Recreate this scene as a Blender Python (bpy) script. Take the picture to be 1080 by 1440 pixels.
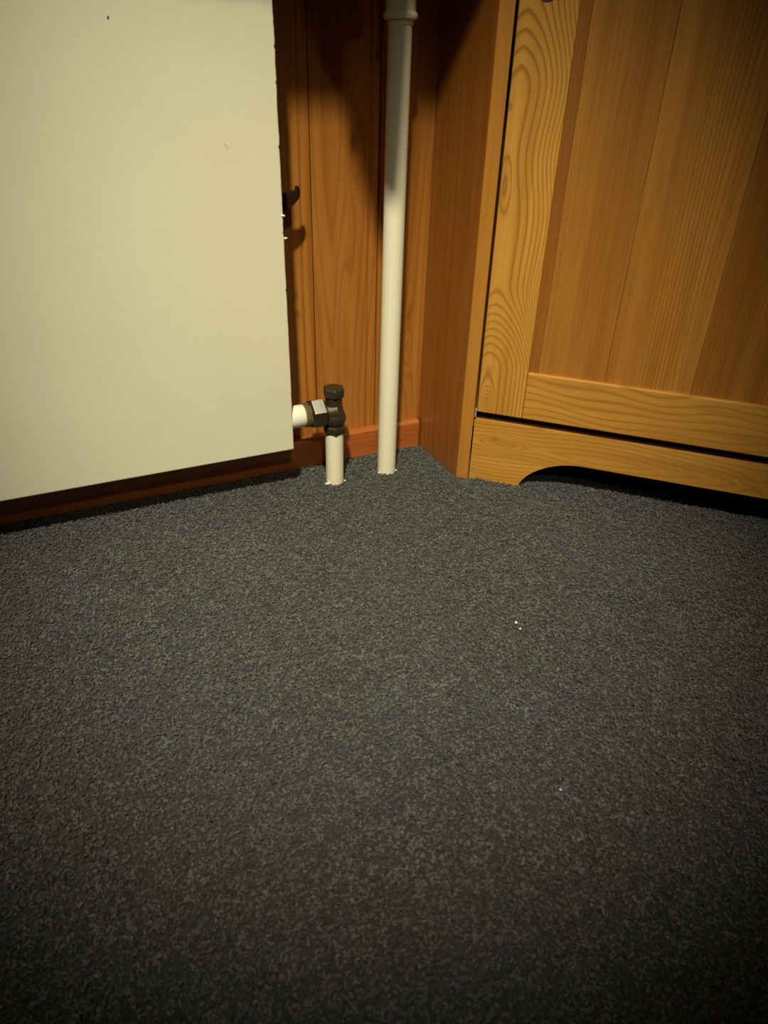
import bpy, bmesh, math, random
import numpy as np
from mathutils import Vector, Matrix
random.seed(4); rng = np.random.default_rng(4)
PI = math.pi; Q = math.sqrt(.5)
for o in list(bpy.data.objects): bpy.data.objects.remove(o)
scn = bpy.context.scene; COL = scn.collection

# ------------------------------------------------------------- camera
cam = bpy.data.cameras.new('camera'); co = bpy.data.objects.new('camera', cam); COL.objects.link(co)
F = Vector((0.3779689, 0.76400217, -0.52291509)); R = Vector((0.90290122, -0.42907757, 0.02572576)); U = Vector((0.20471661, 0.48186421, 0.85199647))
M = Matrix((R, U, -F)).transposed().to_4x4(); M.translation = Vector((-0.57764162, -1.03742292, 0.57))
co.matrix_world = M
cam.sensor_fit = 'VERTICAL'; cam.sensor_height = 36.0; cam.lens = 36.0 * 964.064 / 1440; cam.clip_start = .01
cam.dof.use_dof = True; cam.dof.focus_distance = 1.15; cam.dof.aperture_fstop = 9
scn.camera = co
# ------------------------------------------------------------- view, world, light
vs = scn.view_settings; vs.view_transform = 'Standard'; vs.look = 'None'; vs.gamma = 1; vs.use_curve_mapping = False
scn.display_settings.display_device = 'sRGB'
vs.exposure = 0.0
w = bpy.data.worlds.new('world'); scn.world = w; w.use_nodes = True
w.node_tree.nodes['Background'].inputs[0].default_value = (.9, .78, .5, 1)
w.node_tree.nodes['Background'].inputs[1].default_value = .018
LAMP = Vector((-.98, -1.565, 2.33))
def spot(name, loc, aim, power, size, radius, color):
    l = bpy.data.lights.new(name, 'SPOT'); l.energy = power; l.spot_size = math.radians(size); l.spot_blend = 1.0
    l.shadow_soft_size = radius; l.color = color
    o = bpy.data.objects.new(name, l); COL.objects.link(o); o.location = loc
    o.rotation_euler = (Vector(aim) - Vector(loc)).to_track_quat('-Z', 'Y').to_euler(); return o
spot('ceiling_spot_light', LAMP, (-.19, -.19, .02), 372, 30.5, .06, (1, .93, .65))
LAMP2 = Vector((-.83, -2.25, 1.83))
spot('second_spot_light', LAMP2, (-.20, -.10, .08), 38, 26, .05, (1, .91, .58))

# ------------------------------------------------------------- helpers
def tag(o, label=None, cat=None, group=None, kind=None):
    if label: o['label'] = label
    if cat: o['category'] = cat
    if group: o['group'] = group
    if kind: o['kind'] = kind
    return o
def empty(name, loc, rz=0):
    o = bpy.data.objects.new(name, None); COL.objects.link(o); o.location = loc; o.rotation_euler = (0, 0, rz); o.empty_display_size = .05
    return o
def link(name, me, mat, parent=None):
    o = bpy.data.objects.new(name, me); COL.objects.link(o)
    for m in (mat if isinstance(mat, (list, tuple)) else [mat]): me.materials.append(m)
    if parent: o.parent = parent
    return o
def from_bm(name, bm, mat, parent=None, smooth=False):
    bmesh.ops.recalc_face_normals(bm, faces=bm.faces)
    me = bpy.data.meshes.new(name); bm.to_mesh(me); bm.free()
    if smooth:
        for p in me.polygons: p.use_smooth = True
        me.set_sharp_from_angle(angle=math.radians(38))
    return link(name, me, mat, parent)
def bevel(o, wd, seg=2, ang=40):
    m = o.modifiers.new('bevel', 'BEVEL'); m.width = wd; m.segments = seg; m.limit_method = 'ANGLE'; m.angle_limit = math.radians(ang)
    return o
def box_bm(bm, x0, x1, y0, y1, z0, z1):
    v = [bm.verts.new(p) for p in ((x0,y0,z0),(x1,y0,z0),(x1,y1,z0),(x0,y1,z0),(x0,y0,z1),(x1,y0,z1),(x1,y1,z1),(x0,y1,z1))]
    for f in ((0,3,2,1),(4,5,6,7),(0,1,5,4),(1,2,6,5),(2,3,7,6),(3,0,4,7)): bm.faces.new([v[i] for i in f])
def box(name, x0, x1, y0, y1, z0, z1, mat, parent=None, bv=0):
    bm = bmesh.new(); box_bm(bm, x0, x1, y0, y1, z0, z1); o = from_bm(name, bm, mat, parent)
    if bv: bevel(o, bv)
    return o
def prism_bm(bm, pts, z0, z1):
    a = [bm.verts.new((x, y, z0)) for x, y in pts]; b = [bm.verts.new((x, y, z1)) for x, y in pts]; n = len(pts)
    bm.faces.new(a[::-1]); bm.faces.new(b)
    for i in range(n): bm.faces.new((a[i], a[(i+1) % n], b[(i+1) % n], b[i]))
def lathe_bm(bm, prof, seg, T=Matrix(), phase=0, capped=True):
    """prof: (radius, height) pairs; T maps the lathe's z axis into place"""
    rings = []
    for r, h in prof:
        rings.append([bm.verts.new(T @ Vector((r*math.cos(phase+2*PI*k/seg), r*math.sin(phase+2*PI*k/seg), h))) for k in range(seg)])
    for a, b in zip(rings, rings[1:]):
        for k in range(seg): bm.faces.new((a[k], a[(k+1) % seg], b[(k+1) % seg], b[k]))
    if capped: bm.faces.new(rings[0][::-1]); bm.faces.new(rings[-1])
    return rings
def at(x, y, z): return Matrix.Translation((x, y, z))
ALONG_X = Matrix.Rotation(PI/2, 4, 'Y')

def grid_board(name, u0, u1, z0, z1, y0, y1, mat, parent, phase=None, du=.004, dz=.006, zb=None, yf=None, extra_u=(), tone=None, bv=.0012):
    """a board whose front (y0) is a fine grid; the attribute 'phase' counts growth rings, 'tone' holds knots and heartwood"""
    us = np.unique(np.round(np.concatenate([np.linspace(u0, u1, max(2, int(round((u1-u0)/du))+1)), [e for e in extra_u if u0 < e < u1]]), 5))
    nz = max(2, int(round((z1-z0)/dz))+1); t = np.linspace(0, 1, nz); n = len(us)
    zbot = np.full(n, z0) if zb is None else np.array([zb(x) for x in us])
    Ug = np.repeat(us[:, None], nz, 1); Zg = zbot[:, None] + (z1 - zbot)[:, None]*t[None]
    Yf = np.full_like(Ug, y0) if yf is None else y0 + yf(Ug)
    front = np.stack([Ug, Yf, Zg], -1).reshape(-1, 3)
    back = np.stack([us, np.full(n, y1), zbot], -1); back2 = np.stack([us, np.full(n, y1), np.full(n, z1)], -1)
    V = np.concatenate([front, back, back2]); N = n*nz; fs = []
    i, j = np.meshgrid(np.arange(n-1), np.arange(nz-1), indexing='ij'); a = (i*nz+j).ravel()
    fs += np.stack([a, a+nz, a+nz+1, a+1], 1).tolist()
    for k in range(n-1):
        fs.append([N+k, N+n+k, N+n+k+1, N+k+1])
        fs.append([k*nz, N+k, N+k+1, (k+1)*nz])
        fs.append([k*nz+nz-1, (k+1)*nz+nz-1, N+n+k+1, N+n+k])
    fs.append([N, *range(0, nz), N+n]); fs.append([N+n-1, N+2*n-1, *[(n-1)*nz+k for k in range(nz-1, -1, -1)]])
    me = bpy.data.meshes.new(name); me.from_pydata(V.tolist(), [], fs); me.update()
    for nm, fn in (('phase', phase), ('tone', tone)):
        if fn is not None:
            at_ = me.attributes.new(nm, 'FLOAT', 'POINT'); at_.data.foreach_set('value', fn(V[:, 0], V[:, 2]).astype(np.float32))
    o = link(name, me, mat, parent)
    if bv: bevel(o, bv, 2, 50)
    return o
def sst(x, a, b):
    t = np.clip((x-a)/(b-a), 0, 1); return t*t*(3-2*t)
def gs(u, z, uc, zc, su, sz): return np.exp(-((u-uc)/su)**2 - ((z-zc)/sz)**2)

# ------------------------------------------------------------- materials
def new_mat(name):
    m = bpy.data.materials.new(name); m.use_nodes = True; nt = m.node_tree
    b = nt.nodes['Principled BSDF']; return m, nt, b
def nd(nt, t, **k):
    n = nt.nodes.new(t)
    for a, v in k.items(): setattr(n, a, v)
    return n
def math_n(nt, op, a, b=None, c=None):
    n = nd(nt, 'ShaderNodeMath', operation=op)
    for i, v in enumerate((a, b, c)):
        if v is None: continue
        if isinstance(v, (int, float)): n.inputs[i].default_value = v
        else: nt.links.new(v, n.inputs[i])
    return n.outputs[0]
def noise(nt, vec, scale, detail=3, rough=.5, sc=(1, 1, 1)):
    mp = nd(nt, 'ShaderNodeMapping'); mp.inputs['Scale'].default_value = sc; nt.links.new(vec, mp.inputs[0])
    n = nd(nt, 'ShaderNodeTexNoise'); n.inputs['Scale'].default_value = scale; n.inputs['Detail'].default_value = detail; n.inputs['Roughness'].default_value = rough
    nt.links.new(mp.outputs[0], n.inputs['Vector']); return n.outputs[0]
def mixc(nt, fac, a, b, mode='MIX'):
    n = nd(nt, 'ShaderNodeMix', data_type='RGBA', blend_type=mode)
    for s, v in ((n.inputs[0], fac), (n.inputs[6], a), (n.inputs[7], b)):
        if isinstance(v, (int, float)): s.default_value = v
        elif isinstance(v, tuple): s.default_value = (*v, 1) if len(v) == 3 else v
        else: nt.links.new(v, s)
    return n.outputs[2]
def ramp(nt, fac, stops):
    n = nd(nt, 'ShaderNodeValToRGB'); e = n.color_ramp.elements
    while len(e) < len(stops): e.new(.5)
    for x, (p, v) in zip(e, stops): x.position = p; x.color = (v, v, v, 1) if isinstance(v, (int, float)) else (*v, 1)
    nt.links.new(fac, n.inputs[0]); return n.outputs[0]
def simple(name, col, rough=.5, metal=0, bump=0, bscale=200, coat=0, vary=.0):
    m, nt, b = new_mat(name); b.inputs['Base Color'].default_value = (*col, 1); b.inputs['Roughness'].default_value = rough; b.inputs['Metallic'].default_value = metal
    b.inputs['Coat Weight'].default_value = coat
    tc = nd(nt, 'ShaderNodeTexCoord').outputs['Object']
    n = noise(nt, tc, bscale, 3)
    if vary:
        nt.links.new(mixc(nt, math_n(nt, 'MULTIPLY', noise(nt, tc, bscale*.3, 4), vary), col, tuple(c*.35 for c in col)), b.inputs['Base Color'])
    if bump:
        bp = nd(nt, 'ShaderNodeBump'); bp.inputs['Strength'].default_value = bump; bp.inputs['Distance'].default_value = .001
        nt.links.new(n, bp.inputs['Height']); nt.links.new(bp.outputs[0], b.inputs['Normal'])
    return m
def wood(name, light, dark, axis='z', attr=False, freq=150, warp=2.0, strength=.75, rough=.38, streak=.35, knot=(.06, .018, .004), bandw=.3, patchy=False):
    """varnished pine: growth rings (latewood lines), fine fibre streaks, knots from the tone attribute"""
    m, nt, b = new_mat(name)
    tc = nd(nt, 'ShaderNodeTexCoord').outputs['Object']
    oi = nd(nt, 'ShaderNodeObjectInfo')
    off = nd(nt, 'ShaderNodeVectorMath', operation='SCALE'); cx = nd(nt, 'ShaderNodeCombineXYZ')
    for i in range(3): nt.links.new(oi.outputs['Random'], cx.inputs[i])
    nt.links.new(cx.outputs[0], off.inputs[0]); off.inputs['Scale'].default_value = 37.0
    add = nd(nt, 'ShaderNodeVectorMath', operation='ADD'); nt.links.new(tc, add.inputs[0]); nt.links.new(off.outputs[0], add.inputs[1])
    P = add.outputs[0]
    sl = (1, 1, .04) if axis == 'z' else (.04, 1, 1)
    fine = noise(nt, P, 420, 3, .6, sl)
    med = noise(nt, P, 70, 2, .5, sl)
    big = noise(nt, P, 9, 2, .5, (1, 1, .25) if axis == 'z' else (.25, 1, 1))
    if attr:
        ph = nd(nt, 'ShaderNodeAttribute', attribute_name='phase').outputs['Fac']
        ph = math_n(nt, 'ADD', ph, math_n(nt, 'MULTIPLY', med, .35))
    else:
        s = nd(nt, 'ShaderNodeSeparateXYZ'); nt.links.new(P, s.inputs[0])
        x = math_n(nt, 'MULTIPLY', s.outputs[0 if axis == 'z' else 2], freq)
        ph = math_n(nt, 'ADD', x, math_n(nt, 'MULTIPLY', noise(nt, P, 14, 1.5, .5, (1, 1, .1) if axis == 'z' else (.1, 1, 1)), warp*4))
    fr = math_n(nt, 'FRACT', ph)
    line = ramp(nt, fr, [(0, .3), (.10, 0), (.6, .08), (.86, 1), (.93, .85), (1, .3)])
    if patchy: line = math_n(nt, 'MULTIPLY', line, ramp(nt, noise(nt, P, 24, 1, .5, (1, 1, .03)), [(.38, .05), (.62, 1)]))
    # the strength of the rings changes slowly across a board
    st = math_n(nt, 'MULTIPLY', line, math_n(nt, 'MULTIPLY_ADD', big, 1.2, strength-.6))
    band = noise(nt, P, 26, 2, .55, (1, 1, .02) if axis == 'z' else (.05, 1, 1))
    c0 = mixc(nt, ramp(nt, band, [(.35, 0), (.7, bandw)]), light, tuple(v*.5+u_*.5 for v, u_ in zip(dark, light)))
    c = mixc(nt, st, c0, dark)
    c = mixc(nt, math_n(nt, 'MULTIPLY', ramp(nt, fine, [(.45, 0), (.75, 1)]), streak), c, tuple(v*.55 for v in dark))
    c = mixc(nt, ramp(nt, med, [(.3, 0), (.8, .55)]), c, dark)
    tn = nd(nt, 'ShaderNodeAttribute', attribute_name='tone').outputs['Fac']
    c = mixc(nt, tn, c, knot)
    c = mixc(nt, 1.0, c, oi.outputs['Color'], 'MULTIPLY')
    nt.links.new(c, b.inputs['Base Color'])
    nt.links.new(math_n(nt, 'MULTIPLY_ADD', fine, .2, rough-.1), b.inputs['Roughness'])
    b.inputs['Coat Weight'].default_value = .15; b.inputs['Coat Roughness'].default_value = .35
    bp = nd(nt, 'ShaderNodeBump'); bp.inputs['Strength'].default_value = .25; bp.inputs['Distance'].default_value = .0006
    nt.links.new(math_n(nt, 'ADD', fine, math_n(nt, 'MULTIPLY', line, .5)), bp.inputs['Height']); nt.links.new(bp.outputs[0], b.inputs['Normal'])
    return m
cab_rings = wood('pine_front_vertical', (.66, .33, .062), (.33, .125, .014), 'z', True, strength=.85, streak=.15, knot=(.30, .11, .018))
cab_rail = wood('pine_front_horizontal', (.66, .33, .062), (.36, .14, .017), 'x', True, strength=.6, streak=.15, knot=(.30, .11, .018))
cab_panel = wood('pine_panel', (.52, .23, .042), (.27, .085, .010), 'z', False, freq=170, warp=2.6, strength=.75, streak=.3, bandw=1.0, patchy=True)
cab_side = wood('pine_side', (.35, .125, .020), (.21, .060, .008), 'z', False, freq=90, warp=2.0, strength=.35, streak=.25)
wall_wood = wood('pine_wall_plank', (.45, .18, .031), (.26, .08, .010), 'z', False, freq=70, warp=3, strength=.35, streak=.2)
wall_ring = wood('pine_wall_plank_knotty', (.45, .18, .031), (.26, .08, .010), 'z', True, strength=.45, streak=.2, knot=(.10, .028, .006))
base_wood = wood('stained_baseboard', (.44, .125, .028), (.30, .075, .014), 'x', False, freq=120, warp=2, strength=.3, streak=.2, rough=.33)
cream_pipe = simple('cream_pipe_paint', (.85, .81, .64), .42, bump=.15, bscale=60)
white_paint = simple('white_tail_paint', (.86, .84, .74), .35, bump=.15, bscale=90)
bronze = simple('dark_bronze', (.085, .068, .038), .45, .6, bump=.5, bscale=400, vary=.7)
brass = simple('dull_brass_thread', (.34, .27, .14), .4, .5, bump=.4, bscale=400, vary=.5)
bright = simple('worn_chrome_facet', (.55, .52, .50), .38, .35, bump=.2, bscale=500, vary=.2)
blackm = simple('dark_iron', (.035, .012, .008), .28, .3, bump=.4, bscale=300)
plaster = simple('wall_plaster', (.55, .5, .4), .9, bump=.2, bscale=60)
steel = simple('radiator_steel', (.6, .58, .48), .5)
linen = simple('linen_cloth', (.6, .56, .45), .9, bump=.4, bscale=900)
flake_m = simple('crumb_white', (.9, .88, .8), .5)
dark_hole = simple('hole_dark', (.012, .01, .008), .95)
knot_m = simple('dark_pine_knot', (.075, .025, .006), .5, bump=.3, bscale=500, vary=.6)
plastic = simple('white_plastic', (.8, .79, .74), .4)

# radiator front: satin paint, faint horizontal brushing, a dark chip and a scratch
panel_m, nt, b = new_mat('radiator_paint')
tc = nd(nt, 'ShaderNodeTexCoord').outputs['Object']
def spot_mask(x, z, rx, rz, rot=0):
    mp = nd(nt, 'ShaderNodeMapping'); mp.vector_type = 'TEXTURE'; mp.inputs['Location'].default_value = (x, 0, z); mp.inputs['Rotation'].default_value = (0, rot, 0); mp.inputs['Scale'].default_value = (rx, 1e3, rz)
    nt.links.new(tc, mp.inputs[0]); l = nd(nt, 'ShaderNodeVectorMath', operation='LENGTH'); nt.links.new(mp.outputs[0], l.inputs[0])
    return ramp(nt, l.outputs['Value'], [(.7, 1), (1, 0)])
c = mixc(nt, ramp(nt, noise(nt, tc, 6, 4, .6), [(.35, 0), (.75, .25)]), (.74, .71, .57), (.60, .56, .42))
for a in ((-.4593, .6291, .0012, .0022, .3, (.05, .04, .02)), (-.3435, .508, .0006, .006, -.6, (.42, .38, .28))):
    c = mixc(nt, spot_mask(*a[:5]), c, a[5])
nt.links.new(c, b.inputs['Base Color']); b.inputs['Roughness'].default_value = .5
bp = nd(nt, 'ShaderNodeBump'); bp.inputs['Strength'].default_value = .16; bp.inputs['Distance'].default_value = .0008
nt.links.new(math_n(nt, 'ADD', noise(nt, tc, 260, 3, .6, (.25, 1, 1)), math_n(nt, 'MULTIPLY', noise(nt, tc, 22, 3), 1.5)), bp.inputs['Height']); nt.links.new(bp.outputs[0], b.inputs['Normal'])

# carpet
def carpet_mat(name, lo, hi, extra):
    m, nt, b = new_mat(name); tc = nd(nt, 'ShaderNodeTexCoord').outputs['Object']
    if extra: f = nd(nt, 'ShaderNodeAttribute', attribute_name='shade').outputs['Fac']
    else: f = ramp(nt, noise(nt, tc, 260, 4, .7), [(.35, 0), (.62, 1)])
    c = mixc(nt, f, lo, hi)
    c = mixc(nt, ramp(nt, noise(nt, tc, 5, 3, .6), [(.35, 0), (.7, .5)]), c, (hi[0]*.62, hi[1]*.62, hi[2]*.70))
    nt.links.new(c, b.inputs['Base Color']); b.inputs['Roughness'].default_value = .85
    b.inputs['Sheen Weight'].default_value = .05
    if not extra:
        bp = nd(nt, 'ShaderNodeBump'); bp.inputs['Strength'].default_value = 1; bp.inputs['Distance'].default_value = .003
        nt.links.new(noise(nt, tc, 300, 4, .7), bp.inputs['Height']); nt.links.new(bp.outputs[0], b.inputs['Normal'])
    return m
carpet_base = carpet_mat('carpet_ground', (.012, .012, .013), (.085, .085, .085), False)
carpet_fibre = carpet_mat('carpet_fibre', (.020, .020, .0215), (.170, .171, .175), True)

# ------------------------------------------------------------- the setting
S = .1486                      # depth of the cabinet's short side
FW = .75                       # width of its diagonal front
XR = S + FW*Q + .004           # right wall
XL, YB, ZC = -2.3, -2.9, 2.4
floor = box('floor', XL, XR, YB, 0, -.06, 0, carpet_base); tag(floor, kind='structure')
ceiling = box('ceiling', XL, XR, YB, 0, ZC, ZC+.05, plaster); tag(ceiling, kind='structure')
wall_left = box('wall_left', XL-.05, XL, YB, .06, -.06, ZC, plaster); tag(wall_left, kind='structure')
wall_front = box('wall_front', XL-.05, XR+.06, YB-.05, YB, -.06, ZC, plaster); tag(wall_front, kind='structure')
# wooden wall behind the radiator: tongue-and-groove planks with a bead on the right edge of each
wall_back = box('wall_back', XL, XR+.06, .014, .06, -.06, ZC, dark_hole); tag(wall_back, kind='structure')
wall_right = box('wall_right', XR, XR+.05, YB, .014, -.06, ZC, wall_wood); tag(wall_right, kind='structure')
PITCH = .1093; G1 = -.1981
def plank_profile(x1):
    def f(u):
        d = x1 - u                                  # distance from the plank's right edge
        y = np.where(d < .0022, .0035, 0.0)          # rebate that makes the wide joint
        y = y + .0022*np.exp(-((d-.0165)/.0014)**2)  # fine groove beside the bead
        y = y + np.where((d > .0022) & (d < .0165), -.0012*np.sin(np.clip((d-.0022)/.0143, 0, 1)*PI), 0)
        return y
    return f
nk = int((XR - XL)/PITCH)+2
for k in range(nk):
    x1 = G1 + PITCH*(k - int((G1-XL)/PITCH)); x0 = x1 - PITCH
    a, b2 = max(x0, XL+.001), min(x1-.0008, XR-.001)
    if b2 - a < .01: continue
    vis = x1 > -.32 and x0 < .02
    eu = [x1-d for d in (.0021, .0023, .006, .010, .0135, .015, .0158, .0165, .0172, .018, .0195)]
    if vis:
        uc = .5*(x0+x1)
        if abs(x1-(G1+PITCH)) < .001:      # the broad plank left of the tall pipe, with the long knot
            ph = lambda u, z: 3.2*np.abs((u+.165)/.05)**1.4 + .9*np.sin(z*7+1) + 2.8*gs(u, z, -.131, .505, .010, .06) + 1.6*gs(u, z, -.15, .25, .012, .16)
            tn = lambda u, z: .9*gs(u, z, -.1325, .507, .0048, .013)+.35*gs(u, z, -.127, .51, .009, .03)
        elif abs(x1-(G1+2*PITCH)) < .001:  # the plank at the cabinet, pale knot and dark flame low down
            ph = lambda u, z: 3*np.abs((u+.05)/.045)**1.3 + .8*np.sin(z*6) + 3*gs(u, z, -.032, .19, .012, .05)
            tn = lambda u, z: .55*gs(u, z, -.028, .245, .0028, .022)+.7*gs(u, z, -.036, .165, .002, .003)
        else:
            ph = lambda u, z: 4*np.abs((u-x0)/.06) + .8*np.sin(z*5)
            tn = lambda u, z: 0*u
        o = grid_board('plank', a, b2, 0.0, ZC, 0, .013, wall_ring, wall_back, ph, .004, .01, yf=plank_profile(x1), extra_u=eu, tone=tn, bv=0)
    else:
        o = grid_board('plank', a, b2, 0.0, ZC, 0, .013, wall_wood, wall_back, None, .03, 1.2, yf=plank_profile(x1), extra_u=eu, bv=0)
    t = random.uniform(.88, 1.08)
    if vis: t = 1.0
    o.color = (t, t, t, 1)
# baseboard, chamfered on top
bm = bmesh.new(); prof = [(-.0005, 0), (-.014, 0), (-.014, .0475), (-.0105, .0525), (-.0005, .0535)]
for x in (XL+.002, -.0035): pass
va = [bm.verts.new((XL+.002, y, z)) for y, z in prof]; vb = [bm.verts.new((-.0035, y, z)) for y, z in prof]
bm.faces.new(va); bm.faces.new(vb[::-1])
for i in range(5): bm.faces.new((va[i], vb[i], vb[(i+1) % 5], va[(i+1) % 5]))
bb = bevel(from_bm('baseboard_back', bm, base_wood), .0012); tag(bb, kind='structure')
# deep window sill over the radiator (just above the frame), it throws the soft shadow on the planks
SD, SZ = .34, .935
sill = box('trim_1', -1.55, -.006, -SD, -.0005, SZ, SZ+.024, cab_rail, bv=.004); tag(sill, kind='structure')

# ------------------------------------------------------------- carpet pile (stuff, a part of the floor)
def visible_xy(n):
    C = np.array(M.translation); f = 964.064
    x = rng.uniform(-25, 1105, n*1); y = rng.uniform(600, 1465, n)
    d = np.array(F)[None] + np.array(R)[None]*((x-540)/f)[:, None] - np.array(U)[None]*((y-720)/f)[:, None]
    t = -C[2]/d[:, 2]; return C[None]+t[:, None]*d
NF = 260000
# even density over the floor (not the picture), wide enough for a step to the side
pts = np.stack([rng.uniform(-1.12, .52, NF*2), rng.uniform(-1.32, -.0155, NF*2)], 1)
keep = (pts[:, 0] + pts[:, 1] < -.16 + .30) & (pts[:, 0]*.45 - (pts[:, 1]+1.0) < .5)
for cx_, cy_, r_ in ((-.102, -.0807, .0165), (-.1998, -.0812, .0158), (-.207, -.0775, .0145), (-.1085, -.075, .0150)):
    keep &= np.hypot(pts[:, 0]-cx_, pts[:, 1]-cy_) > r_
keep &= ~((pts[:, 0] > -.004) & (pts[:, 0] < .03) & (pts[:, 1] > -S-.02))
pts = pts[keep][:NF]; n = len(pts)
ang = rng.uniform(0, 2*PI, n); curl = rng.uniform(-2.2, 2.2, n); L = rng.uniform(.0018, .0048, n); wd = rng.uniform(.0005, .0013, n)
K = 3; V = np.zeros((n, K, 2, 3)); p = np.zeros((n, 3)); p[:, :2] = pts; p[:, 2] = rng.uniform(.0, .0032, n)
hmax = rng.uniform(.0002, .0022, n); a = ang.copy(); base = p.copy()
for k in range(K):
    t = k/(K-1); nx, ny = -np.sin(a), np.cos(a); hh = base[:, 2] + hmax*np.sin(t*PI)
    tilt = rng.uniform(-.5, .5, n)
    for s, sg in ((0, -1), (1, 1)):
        V[:, k, s, 0] = p[:, 0]+sg*nx*wd; V[:, k, s, 1] = p[:, 1]+sg*ny*wd; V[:, k, s, 2] = hh+sg*tilt*wd*.8
    p[:, 0] += np.cos(a)*L/(K-1); p[:, 1] += np.sin(a)*L/(K-1); a += curl/(K-1)*1.3
V = V.reshape(-1, 3)
# keep the pile outside the baseboard and cabinet faces
V[:, 1] = np.minimum(V[:, 1], -.0145)
bi = (np.arange(n)*K*2)[:, None]; fa = []
for k in range(K-1): fa.append(np.concatenate([bi+2*k, bi+2*k+1, bi+2*k+3, bi+2*k+2], 1))
fa = np.stack(fa, 1).reshape(-1, 4)
me = bpy.data.meshes.new('carpet_pile'); me.vertices.add(len(V)); me.vertices.foreach_set('co', V.ravel().astype(np.float32))
me.loops.add(fa.size); me.loops.foreach_set('vertex_index', fa.ravel().astype(np.int32))
me.polygons.add(len(fa)); me.polygons.foreach_set('loop_start', (np.arange(len(fa))*4).astype(np.int32)); me.update(calc_edges=True)
me.polygons.foreach_set('use_smooth', np.ones(len(fa), bool))
sh = me.attributes.new('shade', 'FLOAT', 'POINT'); gr = rng.normal(0, 1, (420, 480)); gr = (gr + np.roll(gr, 1, 0) + np.roll(gr, 1, 1) + np.roll(gr, (1, 1), (0, 1)))/2
cl_ = gr[(((pts[:, 1]+1.4)/.004).astype(int)) % 420, (((pts[:, 0]+1.2)/.004).astype(int)) % 480]
sv = rng.normal(.56, .13, n) + .12*cl_; dk = rng.random(n) < .21 + .10*(cl_ < -.8); sv[dk] *= rng.uniform(.05, .5, dk.sum()); sv += (rng.random(n) < .02)*rng.uniform(.2, .8, n); sv = np.clip(sv, 0, 1.6); sh.data.foreach_set('value', np.repeat(sv, K*2).astype(np.float32))
pile = link('carpet_pile', me, carpet_fibre, floor); tag(pile, kind='stuff')

# ------------------------------------------------------------- corner cabinet
cab = empty('corner_cabinet', (0, -S, 0), -PI/4)
tag(cab, 'honey pine corner cabinet with diagonal door and arched plinth, standing on grey carpet', 'cabinet')
T = .0147; W1 = 2*Q*T; HT = 1.80
def side(name, flip):
    L = S - .0012
    pts = [(0, 0), (W1, 0), (Q*T - Q*L, Q*T + Q*L), (-Q*L, Q*L)]
    if flip: pts = [(FW - x, y) for x, y in pts][::-1]
    bm = bmesh.new(); prism_bm(bm, pts, .0, HT)
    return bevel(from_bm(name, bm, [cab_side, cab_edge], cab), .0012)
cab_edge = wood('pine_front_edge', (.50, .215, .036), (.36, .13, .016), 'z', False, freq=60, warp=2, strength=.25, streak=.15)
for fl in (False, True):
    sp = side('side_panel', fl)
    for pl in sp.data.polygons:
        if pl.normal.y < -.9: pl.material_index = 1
def ph_plinth(u, z):
    zc = .066 + .010*np.sin((u-.05)*9)
    return 3.6*np.abs((z-.074-.10*(u-.06)*(u > .06)*0)/.03)**1.15*np.sign(z-.05)*1.0 - 2.6*gs(u, z, .078, .074, .030, .016) - 1.2*gs(u, z, .06, .080, .012, .006) + .9*np.sin(u*16+1) + 2.0*gs(u, z, .46, .08, .03, .02)
tn_plinth = lambda u, z: .75*gs(u, z, .058, .081, .006, .0035) + .28*gs(u, z, .075+.0*u, .074, .035, .006)
A0, AW, AH = .107, .10, .0578
def arch(u):
    d = min(u-A0, (FW-A0)-u)
    if d <= 0: return 0.0
    t = max(0, 1-d/AW); return AH*max(0, 1-t*t)**.62
ex = [A0+AW*(k/24)**1.6 for k in range(25)]; ex += [FW-e for e in ex] + [A0-.0002, FW-A0+.0002]
grid_board('plinth', W1+.0004, FW-W1-.0004, 0, .1114, .007, .024, cab_rail, cab, ph_plinth, .006, .004, zb=arch, extra_u=ex, tone=tn_plinth, bv=.0018)
# carcass (mostly hidden): bottom, top, back panels, a shelf-height nail stub at the hinge side
def inner(zz, th, name):
    d = T+.001; e = S-.006
    o = [(W1+.002, .019), (FW-W1-.002, .019), (FW-Q*T*1.2+Q*e-.0*d, Q*e+Q*T*.8)]
    # the pentagon in local coordinates
    wl = lambda x, y: (Q*(x) - Q*(y+S), Q*(x) + Q*(y+S))
    P5 = [wl(T+.001, -.006), wl(T+.001, -S+.012+.0), (W1+.006, .021), (FW-W1-.006, .021), wl(XR-.010-(S-.02), -S-FW*Q+T+.002), wl(XR-.012, -S-FW*Q+T+.002), wl(XR-.012, -.006)]
    bm = bmesh.new(); prism_bm(bm, P5, zz, zz+th); return from_bm(name, bm, cab_side, cab)
inner(.092, .018, 'bottom_panel'); inner(HT-.02, .018, 'top_panel')
# the door: stiles, rails and glued boards
DZ0, DZ1 = .1272, HT-.03; SW = .0979; RT = .2031
door = empty('door', (0, 0, 0)); door.parent = cab; 
D0, D1 = W1+.0034, FW-W1-.0034
def ph_stile(u, z):
    g = 4.2*sst(z, .575, .69) - 8.0*(1-sst(z, .20, .335)) + .25*(z-.4)*4
    wig = .008*np.exp(-((z-.50)/.05)**2) - .004*np.exp(-((z-.42)/.06)**2)
    return 7.0*np.abs((u-.036+wig)/.062)**1.8 + g - 1.6*gs(u, z, .0305, .463, .0075, .030) - .8*gs(u, z, .026, .557, .004, .008) - 3.4*gs(u, z, .0385, .150, .0085, .022) - 1.3*gs(u, z, .0375, .147, .005, .012) + 2.0*gs(u, z, .098, .30, .012, .05)
tn_stile = lambda u, z: .55*gs(u, z, .0295, .460, .0052, .022) + .28*gs(u, z, .0365, .149, .0035, .011) + .22*gs(u, z, .027, .557, .004, .006)
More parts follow.
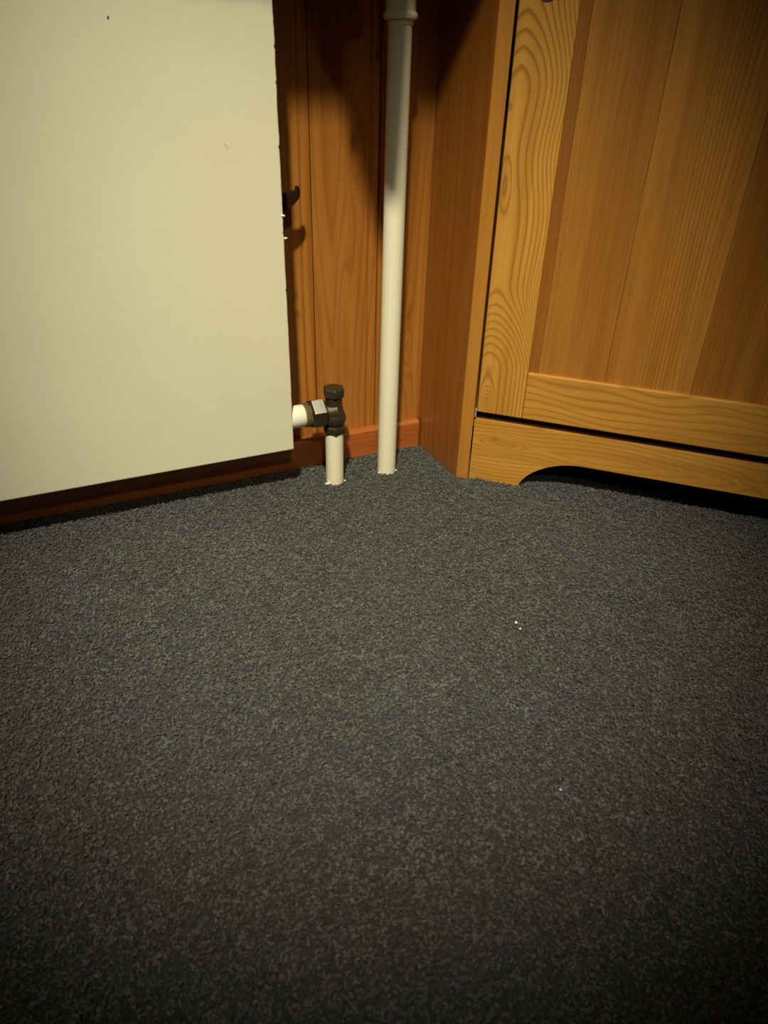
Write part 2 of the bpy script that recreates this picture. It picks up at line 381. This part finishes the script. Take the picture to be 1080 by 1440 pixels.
grid_board('door_stile', D0, SW, DZ0, DZ1, 0, .02, cab_rings, door, ph_stile, .0022, .005, tone=tn_stile, bv=.0016)
grid_board('door_stile', FW-SW, D1, DZ0, DZ1, 0, .02, cab_rings, door, lambda u, z: 9*np.abs((u-FW+.05)/.05)**1.5+3*z, .006, .02, bv=.0016)
ph_rail = lambda u, z: 1.9*((RT-z)/.030)**1.25 + .55*np.sin(u*13+.6) + .9*gs(u, z, .36, .165, .05, .03) + .25*np.sin(u*40+z*60)
tn_rail = lambda u, z: .20*gs(u, z, .16, .188+.0*u, .05, .006) + .22*gs(u, z, .37, .188, .035, .006)
grid_board('door_rail', SW+.0002, FW-SW-.0002, DZ0, RT, .0003, .02, cab_rail, door, ph_rail, .006, .004, tone=tn_rail, bv=.0016)
grid_board('door_rail', SW+.0002, FW-SW-.0002, DZ1-.08, DZ1, .0003, .02, cab_rail, door, lambda u, z: 90*z+.5*np.sin(u*13), .03, .01, bv=.0016)
seams = [SW-.012, .1125, .2128, .3340, .4550, .5760, FW-SW+.012]
tones = [(.84, .79, .74), (.97, .97, .95), (1.08, 1.1, 1.1), (.90, .86, .82), (1, 1, 1), (.92, .9, .9)]
for k in range(6):
    bo = box('panel_board', seams[k]+.00015, seams[k+1]-.00015, .0065, .0145, RT-.008, DZ1-.074, cab_panel, door, bv=.0004)
    bo.color = (*tones[k], 1)
bm = bmesh.new(); lathe_bm(bm, [(.006, 0), (.006, -.012), (.014, -.018), (.016, -.026), (.010, -.032)], 20, at(D1-.035, 0, .98) @ Matrix.Rotation(-PI/2, 4, 'X') @ Matrix.Scale(1, 4))
kn = from_bm('door_knob', bm, cab_edge, door, True)
bm = bmesh.new(); lathe_bm(bm, [(.0100, 0), (.0100, .0010), (.0092, .0014)], 28, at(.0586, .0006, .6765) @ Matrix.Rotation(PI/2, 4, 'X') @ Matrix.Diagonal((1.1, .95, 1, 1)))
kn2 = from_bm('dark_knot', bm, knot_m, door)
# hinge pin seen at the foot of the gap
bm = bmesh.new(); lathe_bm(bm, [(.0012, 0), (.0012, .012)], 10, at(W1+.0017, .003, .1165)); lathe_bm(bm, [(.0019, 0), (.0019, .0025)], 10, at(W1+.0017, .003, .1285))
from_bm('hinge_pin', bm, bright, cab)
box('gap_shade_strip', W1+.0004, W1+.0032, .012, .018, .114, DZ1, dark_hole, cab)  # near-black strip in the door gap, the gap's shade put into its colour

# ------------------------------------------------------------- radiator
XE, YP = -.2754, -.100
rad = empty('panel_radiator', (0, 0, 0))
tag(rad, 'large cream flat-fronted radiator mounted low on the wooden wall, edge slightly chipped', 'radiator')
RX0, RZ0, RZ1 = -1.45, .0834, .80
bm = bmesh.new(); zs = np.linspace(RZ0, RZ1, 240); r2 = np.random.default_rng(8)
jit = np.interp(np.arange(240), np.arange(0, 240, 5), r2.normal(0, .00018, 48)) + r2.normal(0, .00008, 240)
for zz in (.405, .612, .33, .505, .575): jit[np.abs(zs-zz).argmin()] -= .0011
jit[0] = jit[1] = 0; rows = []
for yy in (YP, YP+.011):
    rows.append(([bm.verts.new((RX0, yy, z)) for z in zs], [bm.verts.new((XE+j*(1 if yy == YP else .6), yy, z)) for z, j in zip(zs, jit)]))
(fl_, fr_), (bl_, br_) = rows
for k in range(239):
    bm.faces.new((fl_[k], fr_[k], fr_[k+1], fl_[k+1])); bm.faces.new((bl_[k], bl_[k+1], br_[k+1], br_[k]))
    bm.faces.new((fr_[k], br_[k], br_[k+1], fr_[k+1])); bm.faces.new((fl_[k], fl_[k+1], bl_[k+1], bl_[k]))
bm.faces.new((fl_[0], bl_[0], br_[0], fr_[0])); bm.faces.new((fl_[-1], fr_[-1], br_[-1], bl_[-1]))
fp = from_bm('front_panel', bm, panel_m, rad); bevel(fp, .0022, 3, 60)
bm = bmesh.new()
for k in range(24):
    x = RX0+.03+k*.048; box_bm(bm, x, x+.036, -.086, -.050, RZ0+.03, RZ1-.02)
box_bm(bm, RX0+.02, XE-.02, -.084, -.056, RZ0+.028, RZ0+.062); box_bm(bm, RX0+.02, XE-.02, -.084, -.056, RZ1-.055, RZ1-.02)
from_bm('water_panel', bm, steel, rad)
bm = bmesh.new()
for k in range(3): box_bm(bm, RX0+.01, XE-.006, -.090, -.0885, .2+.2*k, .203+.2*k)
box_bm(bm, RX0+.005, XE-.004, -.089, -.052, RZ1-.010, RZ1-.006); from_bm('top_cover', bm, steel, rad)
# paint nibs on the cut edge
for (x, z) in ((-.2757, .4265), (-.2740, .3985)):
    bm = bmesh.new(); bmesh.ops.create_icosphere(bm, subdivisions=2, radius=.0016, matrix=at(x, YP-.0008, z) @ Matrix.Diagonal((1.7, 1, .9, 1)))
    from_bm('paint_nib', bm, flake_m, rad, True)
# white tail
VX, VY, TZ = -.1998, -.0812, .1300
bm = bmesh.new(); lathe_bm(bm, [(.0172, 0), (.0178, .001), (.0178, .0460), (.0170, .0475)], 36, at(-.2995, VY, TZ) @ ALONG_X)
from_bm('radiator_tail', bm, white_paint, rad, True)
# wall bracket whose hooked end shows past the edge
def bracket(x, z, vis):
    bm = bmesh.new()
    pl = [(-.050, -.020), (-.018, -.0185), (-.007, -.012), (.0045, -.001), (.0065, .006), (.0060, .012), (.0030, .0158), (.0005, .0150), (-.0006, .010), (-.006, .0095), (-.020, .006), (-.050, .006)]
    a = [bm.verts.new((x+px_, -.052, z+pz_)) for px_, pz_ in pl]; c_ = [bm.verts.new((x+px_, -.046, z+pz_)) for px_, pz_ in pl]; m_ = len(pl)
    bm.faces.new(a); bm.faces.new(c_[::-1])
    for i in range(m_): bm.faces.new((a[i], a[(i+1) % m_], c_[(i+1) % m_], c_[i]))
    box_bm(bm, x-.050, x-.020, -.046, -.0005, z-.02, z+.004)
    return bevel(from_bm('wall_bracket', bm, blackm, rad), .002, 3)
bracket(-.2400, .4410, True); bracket(-1.2, .4375, False)

# ------------------------------------------------------------- lower valve and its pipe
lp = empty('radiator_pipe', (VX, VY, 0)); tag(lp, 'short cream-painted pipe rising from the carpet into the dark valve', 'pipe')
def pipe(bm, x, y, z0, z1, r, seg=40): lathe_bm(bm, [(r, z0), (r, z1)], seg, at(x, y, 0))
bm = bmesh.new(); pipe(bm, 0, 0, .0005, .0925, .0149); o = from_bm('pipe_tube', bm, cream_pipe, lp, True)
def flakes(parent, pl):
    for (x, y, s, a) in pl:
        bm = bmesh.new()
        v = [bm.verts.new((x+s*math.cos(a+t)*k, y+s*.6*math.sin(a+t)*k, .0035)) for t, k in ((0, 1), (1.1, .7), (2.3, 1), (3.2, .9), (4.4, .6), (5.2, .95))]
        top = bm.faces.new(v); r = bmesh.ops.extrude_face_region(bm, geom=[top]); bmesh.ops.translate(bm, vec=(0, 0, -.0015), verts=[g for g in r['geom'] if isinstance(g, bmesh.types.BMVert)])
        from_bm('paint_flake', bm, cream_pipe, parent)
flakes(lp, [(-.0155, -.0070, .0058, .3), (.0150, -.0085, .0026, 2)])
val = empty('lockshield_valve', (VX, VY, .0915)); tag(val, 'small dark bronze angle valve with hexagon cap between white radiator tail and short pipe', 'valve')
zo = .0915
bm = bmesh.new(); A = at(0, 0, -zo)
lathe_bm(bm, [(.0135, .104), (.0165, .108), (.0188, .1135), (.0192, .119), (.0178, .125), (.0150, .1315), (.0136, .138), (.0132, .150), (.0132, .1565)], 32, A)
# branch to the union nut, blended by a cone
lathe_bm(bm, [(.0185, .000), (.0168, .006), (.0140, .0115), (.0135, .0165)], 28, at(0, 0, TZ-zo-.001) @ Matrix.Rotation(-PI/2, 4, 'Y'))
o = from_bm('valve_body', bm, bronze, val, True)
bm = bmesh.new(); lathe_bm(bm, [(.0165, .0915), (.0190, .0935), (.0196, .100), (.0190, .1045), (.0165, .1065)], 6, A, .3)
bevel(from_bm('compression_nut', bm, bronze, val), .0012)
bm = bmesh.new(); lathe_bm(bm, [(.0150, .1545), (.0180, .1562), (.0182, .1665), (.0165, .1700), (.0100, .1708)], 6, A, .25)
bevel(from_bm('hexagon_cap', bm, bronze, val), .0010)
# union nut on the branch: hexagon with one bright facet, plus a threaded ring
NT = at(-.0428, 0, TZ-zo) @ ALONG_X
bm = bmesh.new(); lathe_bm(bm, [(.0195, 0), (.0245, .0035), (.0250, .0135), (.0245, .0225), (.0205, .0262)], 6, NT, math.radians(8))
nut = bevel(from_bm('union_nut', bm, [bronze, bright], val), .0012)
best = max(nut.data.polygons, key=lambda p_: (p_.normal.dot(Vector((0, -.74, .66))))+ (p_.area*200))
for p_ in nut.data.polygons:
    if abs(p_.normal.x) < .35 and p_.normal.dot(best.normal) > .9: p_.material_index = 1
bm = bmesh.new()
pr = []
for k in range(6): pr += [(.0172, k*.0018), (.0190, k*.0018+.0009)]
lathe_bm(bm, pr, 28, at(-.0520, 0, TZ-zo) @ ALONG_X)
from_bm('threaded_ring', bm, brass, val, True)

# ------------------------------------------------------------- tall pipe with collar and its upper branch
PX, PY = -.1022, -.0807
tp = empty('tall_heating_pipe', (PX, PY, 0)); tag(tp, 'tall cream-painted vertical pipe with a flanged collar near the top, beside the cabinet', 'pipe')
bm = bmesh.new(); pipe(bm, 0, 0, .0005, .646, .0157, 48); from_bm('pipe_tube', bm, cream_pipe, tp, True)
bm = bmesh.new(); lathe_bm(bm, [(.0160, .6415), (.0168, .6425), (.0172, .6465), (.0172, .6475)], 40); 
lathe_bm(bm, [(.0180, .6475), (.0215, .6488), (.0226, .6515), (.0218, .6545), (.0196, .6560), (.0194, .6600), (.0198, .730), (.0198, .752), (.0150, .762), (.0100, .7640)], 40)
lathe_bm(bm, [(.0165, 0), (.0165, .032)], 32, at(0, 0, .735) @ Matrix.Rotation(-PI/2, 4, 'Y'))
from_bm('pipe_collar', bm, cream_pipe, tp, True)
flakes(tp, [(-.0165, -.0060, .0030, .6), (.0130, -.0095, .0036, 2.2)])
tv = empty('thermostatic_valve', (-.170, PY, .735)); tag(tv, 'white thermostatic valve head hanging between radiator top and tall pipe', 'valve')
bm = bmesh.new(); lathe_bm(bm, [(.014, -.036), (.017, -.034), (.017, .034), (.014, .036)], 28, ALONG_X); from_bm('valve_body', bm, bronze, tv, True)
bm = bmesh.new(); lathe_bm(bm, [(.020, -.054), (.024, -.051), (.026, -.042), (.026, -.030), (.022, -.020), (.016, -.014)], 32); from_bm('thermostat_head', bm, plastic, tv, True)
bm = bmesh.new(); lathe_bm(bm, [(.0145, 0), (.0145, .094)], 28, at(-.3000, PY, .735) @ ALONG_X); from_bm('upper_tail', bm, white_paint, rad, True)

# cloth added over the sill, its hanging corner shaped to shadow the planks (above the frame)
bm = bmesh.new(); hem = []; xs = np.linspace(-.50, -.20, 121)
tip = (-.258, .762)
for x in xs:
    dd = tip[0]-x; q_ = (dd/.080)**1.45 if dd > 0 else (-dd/.017)**2.4
    zl = SZ+.026 - (SZ+.026-tip[1])*max(0, 1-q_)
    wv = .004*math.sin(x*90)
    hem.append([bm.verts.new((x, -SD+.02*0+.16, SZ+.0255)), bm.verts.new((x, -SD-.0015, SZ+.0255)), bm.verts.new((x, -SD-.004-abs(wv)*.3, SZ+.020)), bm.verts.new((x, -SD-.005-abs(wv), min(zl, SZ+.012)))])
for a_, c_ in zip(hem, hem[1:]):
    for k in range(3): bm.faces.new((a_[k], c_[k], c_[k+1], a_[k+1]))
cl = from_bm('shadow_cloth', bm, linen, None, True); sm = cl.modifiers.new('solid', 'SOLIDIFY'); sm.thickness = .001; sm.offset = 1
tag(cl, 'added linen cloth over the window sill, unseen, its hanging corner shaped to shadow the planks', 'cloth')

# ------------------------------------------------------------- crumbs on the carpet
crumbs = [(-.1305, -.5173, .0018, 'tiny white crumb on the carpet below the cabinet, upper of a close pair'),
          (-.1325, -.5290, .0014, 'tiny white crumb on the carpet below the cabinet, lower of a close pair'),
          (-.2316, -.7367, .0012, 'tiny pale crumb alone on the carpet nearest the camera'),
          (-.2290, -.7330, .0, '')]
for x, y, r_, lab in crumbs[:3]:
    bm = bmesh.new(); bmesh.ops.create_icosphere(bm, subdivisions=2, radius=r_)
    for v in bm.verts: v.co *= random.uniform(.75, 1.15)
    o = from_bm('crumb', bm, flake_m); o.location = (x, y, .0042+r_*.6); tag(o, lab, 'crumb', 'crumbs on the carpet')

# ------------------------------------------------------------- ceiling spotlight fixture (behind the camera)
for LP, aim, nm, lab in ((LAMP, (-.19, -.19, .02), 'ceiling_spotlight', 'small round ceiling spotlight aimed at the corner'), (LAMP2, (-.20, -.10, .08), 'hanging_spotlight', 'white spotlight hanging lower on a rod behind the camera')):
    lf = empty(nm, (LP.x, LP.y, ZC)); tag(lf, lab, 'lamp')
    bm = bmesh.new(); lathe_bm(bm, [(.055, 0), (.055, -.012), (.045, -.015)], 32); lathe_bm(bm, [(.006, -.014), (.006, LP.z-ZC+.085)], 12); from_bm('canopy', bm, plastic, lf, True)
    dr = (Vector(aim)-LP).normalized(); rot = dr.to_track_quat('-Z', 'Y').to_matrix().to_4x4()
    bm = bmesh.new(); lathe_bm(bm, [(.066, 0), (.066, .075), (.05, .085), (.05, .083), (.062, .073), (.062, 0)], 32, at(0, 0, LP.z-ZC) @ rot, capped=False); from_bm('lamp_shade', bm, plastic, lf, True)
